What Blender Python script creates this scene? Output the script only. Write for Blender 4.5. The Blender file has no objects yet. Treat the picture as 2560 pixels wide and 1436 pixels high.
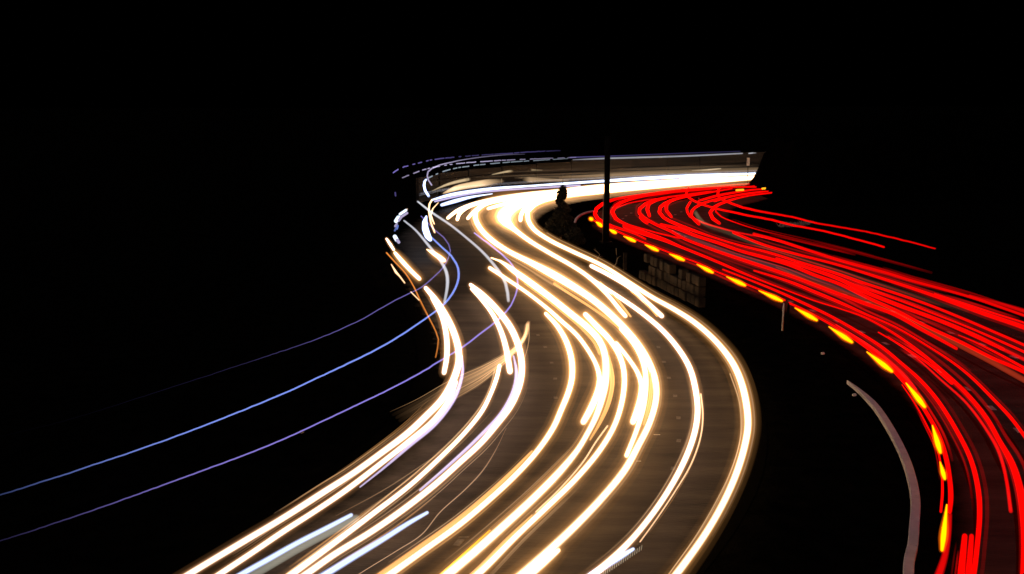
import bpy, bmesh, math, random
from mathutils import Vector, Matrix

# ------------------------------------------------------------------ camera, sky, moonlight, exposure
S = bpy.context.scene
COL = S.collection
CAM_H, FPX, HORIZON = 12.0, 2560.0, 250.0
PITCH = math.atan((718 - HORIZON) / FPX)
cam = bpy.data.cameras.new('camera')
cam.sensor_width = 36.0
cam.lens = 36.0 * FPX / 2560.0
cam.clip_start, cam.clip_end = 0.1, 3000.0
cam_o = bpy.data.objects.new('camera', cam)
COL.objects.link(cam_o)
cam_o.location = (0, 0, CAM_H)
cam_o.rotation_euler = (math.pi / 2 - PITCH, 0, 0)
S.camera = cam_o

W = bpy.data.worlds.new('World')
S.world = W
W.use_nodes = True
nt = W.node_tree
bg = nt.nodes['Background']
sky = nt.nodes.new('ShaderNodeTexSky')
sky.sky_type = 'NISHITA'
sky.sun_disc = False
sky.sun_elevation = math.radians(-8)
sky.sun_rotation = math.radians(200)
nt.links.new(sky.outputs[0], bg.inputs[0])
bg.inputs[1].default_value = 0.0008

sun = bpy.data.lights.new('moon', 'SUN')
sun.energy = 0.3
sun.angle = math.radians(0.5)
sun.color = (1.0, 0.88, 1.0)
sun_o = bpy.data.objects.new('moon', sun)
COL.objects.link(sun_o)
sun_o.rotation_euler = (math.radians(38), 0, math.radians(-20))

S.view_settings.view_transform = 'Standard'
S.view_settings.look = 'None'
S.view_settings.gamma = 1.0
S.view_settings.exposure = 0.0
S.view_settings.use_curve_mapping = False
S.render.engine = 'CYCLES'
cy = S.cycles
cy.max_bounces = 4
cy.diffuse_bounces = 2
cy.glossy_bounces = 2
cy.transparent_max_bounces = 96
cy.volume_bounces = 0
cy.sample_clamp_indirect = 3.0
cy.use_denoising = True
cy.filter_width = 1.6

# ------------------------------------------------------------------ helpers
rng = random.Random(7)
cp, sp = math.cos(PITCH), math.sin(PITCH)

def at(x, y, z):
    """a point of the photograph (2560 x 1436) on the level z -> a point in the place"""
    a, b = (x - 1280) / FPX, (718 - y) / FPX
    d = Vector((a, cp + b * sp, -sp + b * cp))
    t = (z - CAM_H) / d.z
    return Vector((0, 0, CAM_H)) + d * t

def mperpx(p):
    return (p.y * cp - (p.z - CAM_H) * sp) / FPX

def at_depth(x, y, Y):
    a, b = (x - 1280) / FPX, (718 - y) / FPX
    d = Vector((a, cp + b * sp, -sp + b * cp))
    return Vector((0, 0, CAM_H)) + d * (Y / d.y)

def tag(o, label=None, cat=None, group=None, kind=None):
    for k, v in (('label', label), ('category', cat), ('group', group), ('kind', kind)):
        if v:
            o[k] = v
    return o

def new(name, verts, faces, mat, parent=None, smooth=False):
    me = bpy.data.meshes.new(name)
    me.from_pydata([tuple(v) for v in verts], [], faces)
    if smooth:
        me.polygons.foreach_set('use_smooth', [True] * len(me.polygons))
    me.update()
    o = bpy.data.objects.new(name, me)
    if mat:
        me.materials.append(mat)
    COL.objects.link(o)
    if parent:
        o.parent = parent
    return o

def empty(name, loc):
    o = bpy.data.objects.new(name, None)
    COL.objects.link(o)
    o.location = loc
    return o

def catmull(pts, step):
    """smooth a list of tuples, resampled about every step units of the first two values"""
    if len(pts) < 3:
        out = []
        n = max(2, int(math.dist(pts[0][:2], pts[1][:2]) / step) + 1)
        for i in range(n):
            t = i / (n - 1)
            out.append(tuple(a + (b - a) * t for a, b in zip(pts[0], pts[1])))
        return out
    P = [tuple(2 * a - b for a, b in zip(pts[0], pts[1]))] + list(pts) + [tuple(2 * a - b for a, b in zip(pts[-1], pts[-2]))]
    K = [0.0]
    for a, b in zip(P, P[1:]):
        K.append(K[-1] + max(1e-3, math.dist(a[:2], b[:2])) ** 0.5)
    out = []
    for i in range(1, len(P) - 2):
        n = max(1, int(math.dist(P[i][:2], P[i + 1][:2]) / step))
        for j in range(n):
            t = K[i] + (K[i + 1] - K[i]) * j / n
            r = []
            for c in range(len(P[0])):
                p0, p1, p2, p3 = P[i - 1][c], P[i][c], P[i + 1][c], P[i + 2][c]
                t0, t1, t2, t3 = K[i - 1], K[i], K[i + 1], K[i + 2]
                A1 = (t1 - t) / (t1 - t0) * p0 + (t - t0) / (t1 - t0) * p1
                A2 = (t2 - t) / (t2 - t1) * p1 + (t - t1) / (t2 - t1) * p2
                A3 = (t3 - t) / (t3 - t2) * p2 + (t - t2) / (t3 - t2) * p3
                B1 = (t2 - t) / (t2 - t0) * A1 + (t - t0) / (t2 - t0) * A2
                B2 = (t3 - t) / (t3 - t1) * A2 + (t - t1) / (t3 - t1) * A3
                r.append((t2 - t) / (t2 - t1) * B1 + (t - t1) / (t2 - t1) * B2)
            out.append(tuple(r))
    out.append(tuple(pts[-1]))
    return out

# ------------------------------------------------------------------ materials
_M = {}
def mat_new(name):
    m = bpy.data.materials.new(name)
    m.use_nodes = True
    return m, m.node_tree, m.node_tree.nodes, m.node_tree.links

ADD = ('blue', 'violet', 'lilac', 'grey', 'peach', 'thin', 'rust', 'deep')
def glow_mat(color, strength, add=False):
    """a light that glows; its strength along the trail comes from the attribute 'power'"""
    key = ('core', color, strength, add)
    if key not in _M:
        m, t, N, L = mat_new('lamp_light')
        N.remove(N['Principled BSDF'])
        e = N.new('ShaderNodeEmission')
        e.inputs[0].default_value = (*color, 1)
        a = N.new('ShaderNodeAttribute')
        a.attribute_name = 'power'
        x = N.new('ShaderNodeMath')
        x.operation = 'MULTIPLY'
        x.inputs[1].default_value = strength * (.5 if add else 1)
        L.new(a.outputs['Fac'], x.inputs[0])
        L.new(x.outputs[0], e.inputs[1])
        if add:                                  # a lamp's path one can see through: front and back each add half
            tr = N.new('ShaderNodeBsdfTransparent')
            ad = N.new('ShaderNodeAddShader')
            L.new(e.outputs[0], ad.inputs[0])
            L.new(tr.outputs[0], ad.inputs[1])
            e = ad
        L.new(e.outputs[0], N['Material Output'].inputs['Surface'])
        _M[key] = m
    return _M[key]

def halo_mat(color, strength):
    """air that shines evenly round a lamp's path"""
    strength = float('%.2g' % strength)
    key = ('halo', color, strength)
    if key not in _M:
        m, t, N, L = mat_new('lamp_glow')
        N.remove(N['Principled BSDF'])
        e = N.new('ShaderNodeEmission')
        e.inputs[0].default_value = (*color, 1)
        e.inputs[1].default_value = strength
        L.new(e.outputs[0], N['Material Output'].inputs['Volume'])
        _M[key] = m
    return _M[key]

def surface_mat(name, c1, c2, scale=3.0, rough=0.9, bump=0.15, stretch=(1, 1, 1), spec=0.3, metal=0.0, fine=None):
    m, t, N, L = mat_new(name)
    b = N['Principled BSDF']
    b.inputs['Roughness'].default_value = rough
    b.inputs['Metallic'].default_value = metal
    b.inputs['Specular IOR Level'].default_value = spec
    tc = N.new('ShaderNodeTexCoord')
    mp = N.new('ShaderNodeMapping')
    mp.inputs['Scale'].default_value = stretch
    L.new(tc.outputs['Object'], mp.inputs[0])
    n1 = N.new('ShaderNodeTexNoise')
    n1.inputs['Scale'].default_value = scale
    n1.inputs['Detail'].default_value = 8
    n1.inputs['Roughness'].default_value = 0.65
    L.new(mp.outputs[0], n1.inputs['Vector'])
    r = N.new('ShaderNodeValToRGB')
    r.color_ramp.elements[0].position = 0.35
    r.color_ramp.elements[1].position = 0.68
    r.color_ramp.elements[0].color = (*c1, 1)
    r.color_ramp.elements[1].color = (*c2, 1)
    L.new(n1.outputs[0], r.inputs[0])
    L.new(r.outputs[0], b.inputs['Base Color'])
    n2 = N.new('ShaderNodeTexNoise')
    n2.inputs['Scale'].default_value = fine or scale * 14
    n2.inputs['Detail'].default_value = 4
    L.new(mp.outputs[0], n2.inputs['Vector'])
    bp = N.new('ShaderNodeBump')
    bp.inputs['Strength'].default_value = bump
    bp.inputs['Distance'].default_value = 0.05
    L.new(n2.outputs[0], bp.inputs['Height'])
    L.new(bp.outputs[0], b.inputs['Normal'])
    return m

M_asphalt = surface_mat('asphalt', (0.016, 0.0135, 0.0105), (0.060, 0.050, 0.038), 0.36, 0.85, 0.35, (0.35, 2.2, 1), 0.35, fine=9)
def falloff_edges(m, c):
    """light falloff painted into the asphalt: colour and gloss fade towards its margins"""
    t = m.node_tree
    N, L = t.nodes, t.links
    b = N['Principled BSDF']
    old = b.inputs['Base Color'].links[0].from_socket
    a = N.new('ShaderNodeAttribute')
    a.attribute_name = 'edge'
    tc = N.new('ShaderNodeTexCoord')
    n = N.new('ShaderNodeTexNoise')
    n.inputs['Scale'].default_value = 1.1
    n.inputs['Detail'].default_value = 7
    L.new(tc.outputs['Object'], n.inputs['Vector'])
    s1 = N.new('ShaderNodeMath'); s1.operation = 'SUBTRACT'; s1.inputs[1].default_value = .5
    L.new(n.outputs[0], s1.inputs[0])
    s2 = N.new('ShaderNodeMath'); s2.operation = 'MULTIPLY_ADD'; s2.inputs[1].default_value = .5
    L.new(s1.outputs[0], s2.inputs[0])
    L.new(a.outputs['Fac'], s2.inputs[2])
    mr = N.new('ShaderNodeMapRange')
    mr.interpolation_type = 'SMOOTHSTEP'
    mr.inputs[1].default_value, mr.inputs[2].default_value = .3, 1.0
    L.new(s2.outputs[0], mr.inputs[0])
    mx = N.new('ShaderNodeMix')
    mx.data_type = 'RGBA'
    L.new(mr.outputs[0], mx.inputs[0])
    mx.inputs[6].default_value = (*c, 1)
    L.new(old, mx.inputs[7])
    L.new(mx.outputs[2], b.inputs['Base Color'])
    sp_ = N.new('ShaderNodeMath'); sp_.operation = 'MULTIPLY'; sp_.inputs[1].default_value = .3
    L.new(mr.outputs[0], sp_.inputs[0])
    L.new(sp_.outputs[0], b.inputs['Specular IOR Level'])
falloff_edges(M_asphalt, (.0025, .0023, .0018))  # lamp light dying away at the road edges, put into the colour
M_soil = surface_mat('dark_soil', (0.0012, 0.0011, 0.0009), (0.0045, 0.004, 0.0028), 1.2, 1.0, 0.4, spec=0.0)
M_bank = surface_mat('dark_wooded_bank', (0.0008, 0.0008, 0.0006), (0.002, 0.002, 0.0014), 0.8, 1.0, 0.5, spec=0.0)
M_concrete = surface_mat('concrete', (0.50, 0.51, 0.54), (0.64, 0.65, 0.68), 1.6, 0.9, 0.2)
M_wall = surface_mat('board_marked_concrete', (0.010, 0.0078, 0.0055), (0.040, 0.031, 0.020), 0.5, 0.9, 0.3, (0.12, 0.12, 3.0))
M_block = surface_mat('weathered_block', (0.002, 0.0016, 0.001), (0.032, 0.024, 0.013), 1.3, 0.95, 0.5)
M_paint = surface_mat('worn_road_paint', (0.30, 0.28, 0.26), (0.52, 0.49, 0.46), 5.0, 0.7, 0.2)
M_steel = surface_mat('dark_painted_steel', (0.0018, 0.0016, 0.0014), (0.0035, 0.003, 0.0026), 3.0, 0.9, 0.1, spec=0.08)
M_faded = surface_mat('faded_road_paint', (0.07, 0.066, 0.058), (0.15, 0.14, 0.125), 6.0, 0.8, 0.2)
M_white = surface_mat('white_plastic', (0.66, 0.63, 0.60), (0.8, 0.78, 0.75), 4.0, 0.5, 0.1)
M_leaf = surface_mat('dark_leaves', (0.008, 0.008, 0.004), (0.030, 0.028, 0.013), 2.0, 0.8, 0.2)
M_straw = surface_mat('dry_grass_blades', (0.40, 0.35, 0.26), (0.62, 0.56, 0.44), 3.0, 0.9, 0.1)
M_bark = surface_mat('pale_bark', (0.16, 0.13, 0.09), (0.30, 0.25, 0.18), 4.0, 0.95, 0.3)

# ------------------------------------------------------------------ setting
def sheet(name, rows, mat, kind='structure'):
    v, f = [], []
    n = len(rows[0])
    for r in rows:
        v += r
    for i in range(len(rows) - 1):
        for j in range(n - 1):
            a = i * n + j
            f.append((a, a + 1, a + n + 1, a + n))
    o = new(name, v, f, mat)
    return tag(o, kind=kind)

def resample(pl, n):
    d = [0.0]
    for a, b in zip(pl, pl[1:]):
        d.append(d[-1] + (b - a).length)
    out, k = [], 0
    for i in range(n):
        s = d[-1] * i / (n - 1)
        while k < len(d) - 2 and d[k + 1] < s:
            k += 1
        t = (s - d[k]) / max(1e-9, d[k + 1] - d[k])
        out.append(pl[k].lerp(pl[k + 1], t))
    return out

def path(px, z, step=14):
    return [at(x, y, z) for x, y in catmull(px, step)]

def road(name, left_px, right_px, z, soft, cols=28, n=220):
    A, B = resample(path(left_px, z), n), resample(path(right_px, z), n)
    rows = [[a.lerp(b, j / cols) for j in range(cols + 1)] for a, b in zip(A, B)]
    o = sheet(name, rows, M_asphalt)
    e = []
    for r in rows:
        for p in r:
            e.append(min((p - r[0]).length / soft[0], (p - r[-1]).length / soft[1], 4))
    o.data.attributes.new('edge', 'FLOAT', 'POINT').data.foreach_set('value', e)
    return o

# ground: one sheet to the horizon, falling away left of the road
def ground_z(x, y):
    edge = -16.0 + 0.02 * y if y < 70 else -14.6 - 0.02 * (y - 70)
    if x < edge:
        return -0.03 - min(3.2, (edge - x) * 0.5)
    return -0.03
xs = [-900, -400, -200, -120, -80, -60] + [-45 + 1.5 * i for i in range(60)] + [60, 90, 150, 260, 500, 900]
ys = [-60, -30, -10] + [2 + 3.0 * i for i in range(60)] + [200, 260, 400, 700, 1200, 2000]
sheet('ground', [[Vector((x, y, ground_z(x, y))) for x in xs] for y in ys], M_soil)

left_edge = [(1985, 449), (1800, 457), (1500, 469), (1250, 491), (1130, 508), (1062, 530), (1010, 556), (965, 592), (950, 640), (985, 730), (1030, 820), (1043, 920), (1000, 1020), (880, 1130), (690, 1255), (430, 1395), (130, 1545)]
right_edge = [(1985, 462), (1800, 473), (1600, 490), (1450, 508), (1385, 528), (1354, 553), (1374, 590), (1450, 642), (1560, 705), (1680, 776), (1798, 856), (1880, 957), (1916, 1065), (1908, 1180), (1852, 1305), (1762, 1430), (1670, 1545)]
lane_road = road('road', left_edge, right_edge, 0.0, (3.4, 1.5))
inner_edge = [(1990, 482), (1935, 486), (1750, 498), (1600, 506), (1510, 519), (1466, 540), (1470, 566), (1530, 599), (1650, 649), (1800, 713), (1950, 782), (2095, 873), (2215, 975), (2302, 1090), (2340, 1210), (2340, 1330), (2300, 1480), (2240, 1600)]
outer_edge = [(1992, 487), (1960, 492), (1900, 507), (1842, 526), (1830, 545), (1880, 570), (2010, 612), (2210, 672), (2420, 742), (2640, 820), (2900, 925), (3150, 1050), (3380, 1200), (3500, 1350), (3550, 1500), (3560, 1600), (3560, 1700), (3560, 1800)]
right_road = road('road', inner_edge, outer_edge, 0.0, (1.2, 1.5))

# painted lane dashes
def lane_dash(x, y, lx, ly, parent, w=0.11, length=0.55, mat=None):
    """short painted dash; (lx, ly) is a photo point further along the lane"""
    p, q = at(x, y, 0.006), at(lx, ly, 0.006)
    d = (q - p).normalized()
    s = Vector((-d.y, d.x, 0))
    v = []
    for a, b in ((-1, -1), (1, -1), (1, 1), (-1, 1)):
        v.append(p + d * (a * length / 2 + rng.uniform(-.02, .02)) + s * (b * w + rng.uniform(-.01, .01)))
    lo = [c.copy() for c in v]
    for c in lo:
        c.z = -0.004
    new('lane_dash', v + lo, [(0, 1, 2, 3), (0, 4, 5, 1), (1, 5, 6, 2), (2, 6, 7, 3), (3, 7, 4, 0)], mat or M_paint, parent)

dash_a = [(1977, 754), (2032, 777), (2092, 803), (2154, 830), (2215, 859), (2280, 890), (2346, 928), (2416, 972), (2479, 1020), (2546, 1076)]
dash_b = [(1681, 577), (1697, 584), (1714, 591), (2053, 717), (2109, 736), (2172, 756), (2236, 779), (2307, 806), (2376, 832), (2455, 861), (2535, 893)]
dash_c = [(1557, 547), (1565, 540), (1578, 533), (1688, 537), (1703, 530)]
for D in (dash_a, dash_b):
    for i, (x, y) in enumerate(D):
        q = D[i + 1] if i + 1 < len(D) else (2 * x - D[i - 1][0], 2 * y - D[i - 1][1])
        lane_dash(x, y, *q, right_road)
for x, y in dash_c:
    lane_dash(x, y, x - 12, y + 7, right_road)
dash_d = [(1646, 868), (1660, 905), (1672, 945), (1688, 990), (1696, 1045), (1697, 1102), (1683, 1172)]
dash_e = [(1345, 838), (1363, 868), (1379, 907), (1388, 947), (1389, 995)]
for D in (dash_d, dash_e):
    for i, (x, y) in enumerate(D):
        q = D[i + 1] if i + 1 < len(D) else (2 * x - D[i - 1][0], 2 * y - D[i - 1][1])
        lane_dash(x, y, *q, lane_road, 0.085, 0.34, M_faded)
lane_dash(1642, 1087, 1662, 1087, lane_road, 0.025, 0.26)
lane_dash(1597, 1153, 1617, 1153, lane_road, 0.022, 0.16)
lane_dash(1160, 1343, 1190, 1342, lane_road, 0.03, 0.3, M_faded)
lane_dash(1147, 1356, 1170, 1330, lane_road, 0.10, 0.45, M_faded)

# dark wooded bank that closes the view at the right: the road passes behind it
def bank():
    v, f = [], []
    nx, ny = 46, 16
    for j in range(ny + 1):
        for i in range(nx + 1):
            x = 31.6 + 80 * (i / nx) ** 1.4
            y = 117 + 26 * j / ny + 0.10 * (x - 31)
            up = min(1, (x - 31.6) / 2.3) * min(1, (j / ny) * 3.5) * min(1, (ny - j) / ny * 3.5)
            h = 6.6 * up * (1 + 0.02 * (x - 31))
            h += up * 0.6 * math.sin(i * 1.7) * math.cos(j * 1.3)
            v.append(Vector((x, y, -0.05 + h)))
    for j in range(ny):
        for i in range(nx):
            a = j * (nx + 1) + i
            f.append((a, a + 1, a + nx + 2, a + nx + 1))
    return tag(new('hill', v, f, M_bank), kind='structure')
bank()

# retaining wall along the outside of the far bend, cast in panels
def wall():
    base = path([(1078, 508), (1130, 496), (1200, 487), (1300, 478), (1420, 470), (1560, 462), (1720, 453), (1900, 445), (1990, 441)], 0.0, 8)
    n = 12
    pts = resample(base, n + 1)
    root = empty('retaining_wall', pts[0])
    tag(root, 'long low brown concrete wall lit by headlights behind the far bend', 'wall')
    for i in range(n):
        p, q = pts[i].copy(), pts[i + 1].copy()
        d = (q - p).normalized()
        s = Vector((-d.y, d.x, 0))
        if s.y < 0:
            s = -s
        p += d * 0.008 + s * 1.6
        q += -d * 0.008 + s * 1.6
        t = i / (n - 1)
        h = 2.9 + 1.0 * min(1, t * 1.5)
        v = [p, q, q + s * .35, p + s * .35]
        v = [w + Vector((0, 0, -.1)) for w in v] + [w + Vector((0, 0, h)) for w in v]
        o = new('wall_panel', v, [(0, 1, 5, 4), (1, 2, 6, 5), (2, 3, 7, 6), (3, 0, 4, 7), (4, 5, 6, 7)], M_wall, root)
        o.matrix_parent_inverse = root.matrix_world.inverted()
        o.parent = root
        o.location = -pts[0]
    for zz, th in ((0.95, 0.16), (2.2, 0.08)):  # rails added to stand for the lit streaks of passing trucks
        rv, rf = [], []
        for i, p in enumerate(pts):
            a = pts[max(0, i - 1)]
            b = pts[min(n, i + 1)]
            d = (b - a).normalized()
            s = Vector((-d.y, d.x, 0))
            if s.y < 0:
                s = -s
            for ds, dz in ((1.45, -th), (1.38, 0), (1.45, th), (1.56, th), (1.56, -th)):
                rv.append(p + s * ds + Vector((0, 0, zz + dz)) - pts[0])
        for i in range(n):
            for k in range(5):
                a, b = i * 5 + k, i * 5 + (k + 1) % 5
                rf.append((a, b, b + 5, a + 5))
        new('streak_rail', rv, rf, M_wall if zz > 2 else M_concrete, root)
wall()

# ------------------------------------------------------------------ light trails
def tube(pts, rad, power, sides, V, F, PW, cap=True):
    """rings round a path of world points; rounded ends"""
    n = len(pts)
    ring0 = len(V)
    seq = []
    tang = []
    for i in range(n):
        a, b = pts[max(0, i - 1)], pts[min(n - 1, i + 1)]
        t = (b - a)
        tang.append(t.normalized() if t.length > 1e-9 else Vector((0, 1, 0)))
    if cap:
        for k in (0.0, 0.35, 0.75):
            c = math.sqrt(max(0, 1 - (1 - k) ** 2))
            seq.append((pts[0] - tang[0] * rad[0] * (1 - k), tang[0], max(0.02, c) * rad[0], power[0]))
    for i in range(n):
        seq.append((pts[i], tang[i], rad[i], power[i]))
    if cap:
        for k in (0.75, 0.35, 0.0):
            c = math.sqrt(max(0, 1 - (1 - k) ** 2))
            seq.append((pts[-1] + tang[-1] * rad[-1] * (1 - k), tang[-1], max(0.02, c) * rad[-1], power[-1]))
    for p, t, r, pw in seq:
        s = Vector((t.y, -t.x, 0))
        s = s.normalized() if s.length > 1e-6 else Vector((1, 0, 0))
        u = s.cross(t).normalized()
        for k in range(sides):
            a = 2 * math.pi * k / sides
            V.append(p + s * (math.cos(a) * r) + u * (math.sin(a) * r))
            PW.append(pw)
    m = len(seq)
    for i in range(m - 1):
        for k in range(sides):
            a = ring0 + i * sides + k
            b = ring0 + i * sides + (k + 1) % sides
            F.append((a, a + sides, b + sides, b))
    F.append(tuple(ring0 + k for k in range(sides)))
    F.append(tuple(ring0 + (m - 1) * sides + k for k in range(sides))[::-1])

# kind of light: core colour, core strength, share of width taken by the core, [(halo scale, halo colour, radiance)]
HL, TL, ML, LS = 'headlight_trail', 'tail_light_trail', 'marker_light_trail', 'light_streak'
KINDS = {
    'warm':  ((1, .53, .215), 6.2, .57, [(.98, (1, .69, .46), 1.0), (1.28, (1, .50, .21), .30), (1.8, (1, .43, .12), .09), (2.8, (1, .45, .13), .045), (4.2, (1, .45, .13), .018)]),
    'hot':   ((1, .55, .22), 9.0, .74, [(1.1, (1, .6, .26), 1.1), (1.5, (1, .5, .18), .4), (2.1, (1, .45, .14), .15), (3.6, (1, .45, .15), .06), (6.0, (1, .45, .15), .022)]),
    'pale':  ((1, .58, .33), 3.5, .58, [(.98, (1, .71, .54), 1.0), (1.25, (1, .53, .30), .24), (1.7, (1, .44, .18), .07), (2.7, (1, .46, .17), .028)]),
    'cool':  ((.72, .84, 1), 2.2, .72, [(1.2, (.45, .55, 1), .5)]),
    'blue':  ((.24, .34, .98), 1.0, .80, [(1.3, (.10, .13, .45), .5)]),
    'violet': ((.30, .24, .78), 1.0, .80, [(1.3, (.10, .07, .30), .4)]),
    'lilac': ((.46, .40, .62), 1.0, .8, [(1.25, (.15, .12, .22), .5)]),
    'grey':  ((.20, .205, .23), 1.0, .82, [(1.2, (.10, .10, .11), .5)]),
    'orange': ((1, .46, .15), 1.0, .72, [(1.3, (1, .42, .12), .35)]),
    'peach': ((.72, .44, .26), 1.0, .75, [(1.35, (.4, .22, .11), .5)]),
    'thin':  ((.55, .33, .17), 1.0, .80, []),
    'rust':  ((.15, .045, .008), 1.0, .8, [(1.3, (.2, .06, .01), .5)]),
    'red':   ((1.0, .0015, .0005), 1.0, .76, [(1.08, (1, .001, .0005), .35)]),
    'deep':  ((.42, .001, .001), 1.0, .80, [(1.25, (.3, .001, .001), .4)]),
    'amber': ((1.9, .98, .0), 1.0, .72, [(1.15, (1.2, .35, .0), .9), (1.7, (.9, .12, .0), .25)]),
    'gold':  ((1.4, .62, .02), 1.0, .8, [(1.2, (1, .4, .0), .4)]),
}
GROUPS = {'headlight_trail': ('white headlight trails on the left carriageway', 'light trail'),
          'tail_light_trail': ('red tail light trails on the right carriageway', 'light trail'),
          'marker_light_trail': ('lamp trails of tall vehicles', 'light trail'),
          'indicator_trail': ('', 'light trail'),
          'light_streak': ('faint soft light streaks', 'light streak')}

def sample(pts, w, z, wob=0.0, step=12, shrink=1.0):
    pts = list(pts)
    (xa, ya), (xb, yb) = pts[-2][:2], pts[-1][:2]
    if xb > 2600 or yb > 1480:
        f = 3.0 if xb > 2600 else 2.2
        pts.append((xb + (xb - xa) * f, yb + (yb - ya) * f) + tuple(pts[-1][2:]))
    P = []
    for k, p in enumerate(pts):
        ww = p[2] if len(p) > 2 else w
        P.append((p[0], p[1], ww * shrink if p[1] < 500 or shrink > .81 else ww * (1 - (1 - shrink) * .5)))
    Q = catmull(P, step)
    out, rad = [], []
    for x, y, ww in Q:
        if wob:
            x += rng.gauss(0, wob)
            y += rng.gauss(0, wob)
        p = at(x, y, z)
        out.append(p)
        rad.append(max(.4, ww) * 0.5 * mperpx(p))
    return out, rad

def powers(n, fade):
    if not fade:
        return [1.0] * n
    out = []
    for i in range(n):
        t = i / max(1, n - 1) * (len(fade) - 1)
        k = min(len(fade) - 2, int(t))
        out.append(fade[k] + (fade[k + 1] - fade[k]) * (t - k))
    return out

def strand(parent, kind, z, w, pts, off, width, k, a=0.0, b=1.0):
    """a thin side line of the same lamp, running beside its trail"""
    Q = catmull([(p[0], p[1], p[2] if len(p) > 2 else w) for p in pts], 14)
    n = len(Q)
    out, rad = [], []
    i0, i1 = int(a * (n - 1)), int(b * (n - 1))
    for i in range(i0, i1 + 1):
        x, y, ww = Q[i]
        p, q = Q[max(0, i - 1)], Q[min(n - 1, i + 1)]
        dx, dy = q[0] - p[0], q[1] - p[1]
        L = math.hypot(dx, dy) or 1
        v = at(x + dy / L * ww * off, y - dx / L * ww * off, z)
        out.append(v)
        rad.append(width * .5 * mperpx(v) * min(1.6, max(.5, ww / w)))
    if len(out) < 4:
        return
    V, F, PW = [], [], []
    tube(out, rad, powers(len(out), [.15, .8, 1, 1, .8, .15]), 6, V, F, PW)
    c, st, _, _ = KINDS[kind]
    o = new('side_line', V, F, glow_mat(c, float('%.1g' % (st * k)), True), parent, smooth=True)
    o.data.attributes.new('power', 'FLOAT', 'POINT').data.foreach_set('value', PW)

def trail(name, label, kind, z, w, pts, fade=None, dash=None, wob=0.0, step=12, boost=1.0, halo=True):
    color, strength, share, halos = KINDS[kind]
    out, rad = sample(pts, w, z, wob, step if not dash else 4, .80 if name == TL else (.82 if name == HL and kind in ('warm', 'pale', 'hot') else .82 if name == ML else 1.0))
    pw = powers(len(out), fade)
    if dash:
        r2 = random.Random(dash)
        runs, i = [], 0
        while i < len(out) - 3:
            # dashes grow longer towards the end of the trail
            grow = 1 + 5 * (i / len(out)) ** 2
            k = max(1, int(r2.randint(1, 4) * grow))
            runs.append((i, min(len(out) - 1, i + k)))
            i += k + r2.randint(1, 3)
    if dash:
        root = empty(name, out[0])
        for a, b in runs:
            if b - a < 1:
                continue
            V, F, PW = [], [], []
            tube([p - out[0] for p in out[a:b + 1]], [r * share for r in rad[a:b + 1]], pw[a:b + 1], 6, V, F, PW)
            q = new('light_dash', V, F, glow_mat(color, strength * boost, kind in ADD), root, smooth=True)
            q.data.attributes.new('power', 'FLOAT', 'POINT').data.foreach_set('value', PW)
        g, c = GROUPS[name]
        return tag(root, label, c, g)
    V, F, PW = [], [], []
    tube(out, [r * share for r in rad], pw, 8, V, F, PW)
    o = new(name, V, F, glow_mat(color, strength * boost, kind in ADD), smooth=True)
    at_ = o.data.attributes.new('power', 'FLOAT', 'POINT')
    at_.data.foreach_set('value', PW)
    g, c = GROUPS[name]
    tag(o, label, c, g)
    if kind in ('warm', 'pale') and len(out) > 45:
        for k in range(5):
            side = rng.choice((-1, 1))
            a0 = rng.uniform(.25, .6)
            strand(o, rng.choice(('thin', 'thin', 'peach', 'orange')), z - .05, w, pts, side * rng.uniform(.5, 1.25), rng.uniform(1.4, 3.2), rng.uniform(.12, .5), a0, min(1, a0 + rng.uniform(.2, .5)))
    if kind == 'red' and len(out) > 16 and name == TL and z < 2:
        for k in range(4):
            a0 = rng.uniform(0, .5)
            strand(o, 'deep', z - .05, w, pts, rng.choice((-1, 1)) * rng.uniform(.55, 1.5), rng.uniform(2, 6), rng.uniform(.15, .8), a0, min(1, a0 + rng.uniform(.3, .6)))
    far = sum(p.y for p in out) / len(out) > 100
    if halo and not fade:
        rm = sum(rad) / len(rad)
        for hs, hc, hr in (halos[:2] if far and kind != 'hot' else halos):
            V, F, PW = [], [], []
            tube(out, [r * hs for r in rad], pw, 8, V, F, PW)
            new('glow', V, F, halo_mat(hc, hr / (1.3 * rm * hs)), o, smooth=True)
    return o

def streak(label, color, radiance, z, w, pts, name='light_streak'):
    """soft streak without a hard core: only shining air"""
    out, rad = sample(pts, w, z)
    V, F, PW = [], [], []
    tube(out, rad, [1] * len(out), 8, V, F, PW)
    rm = sum(rad) / len(rad)
    o = new(name, V, F, halo_mat(color, radiance / (1.7 * rm)), smooth=True)
    return tag(o, label, 'light streak', 'faint soft light streaks')

ZH, ZT = 0.65, 0.8

# --- white headlight trails, from the median side to the verge side
trail(HL, 'rightmost white headlight trail, hugging the median all round both bends', 'warm', ZH, 12,
      [(1990, 437, 6), (1905, 445, 7), (1700, 463, 8), (1500, 482, 9), (1376, 497, 10), (1334, 514, 11), (1318, 530, 11), (1320, 550, 11), (1334, 573, 11), (1376, 602, 11), (1429, 628, 11), (1509, 666, 11), (1578, 710, 12), (1631, 744, 13), (1684, 773, 14), (1737, 807, 15), (1790, 854, 16), (1830, 905, 18), (1851, 950, 19), (1865, 1005, 20), (1870, 1062, 20), (1863, 1109, 20), (1844, 1175, 20), (1812, 1250, 20), (1766, 1331, 21), (1706, 1416, 23), (1640, 1500, 25)])
trail(HL, 'short white headlight trail ending bluntly just inside the rightmost trail', 'pale', ZH + .02, 13,
      [(1478, 665, 12), (1525, 689, 13), (1578, 721, 14), (1605, 746, 14), (1631, 769, 14), (1655, 791, 14)], boost=1.6)
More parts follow.
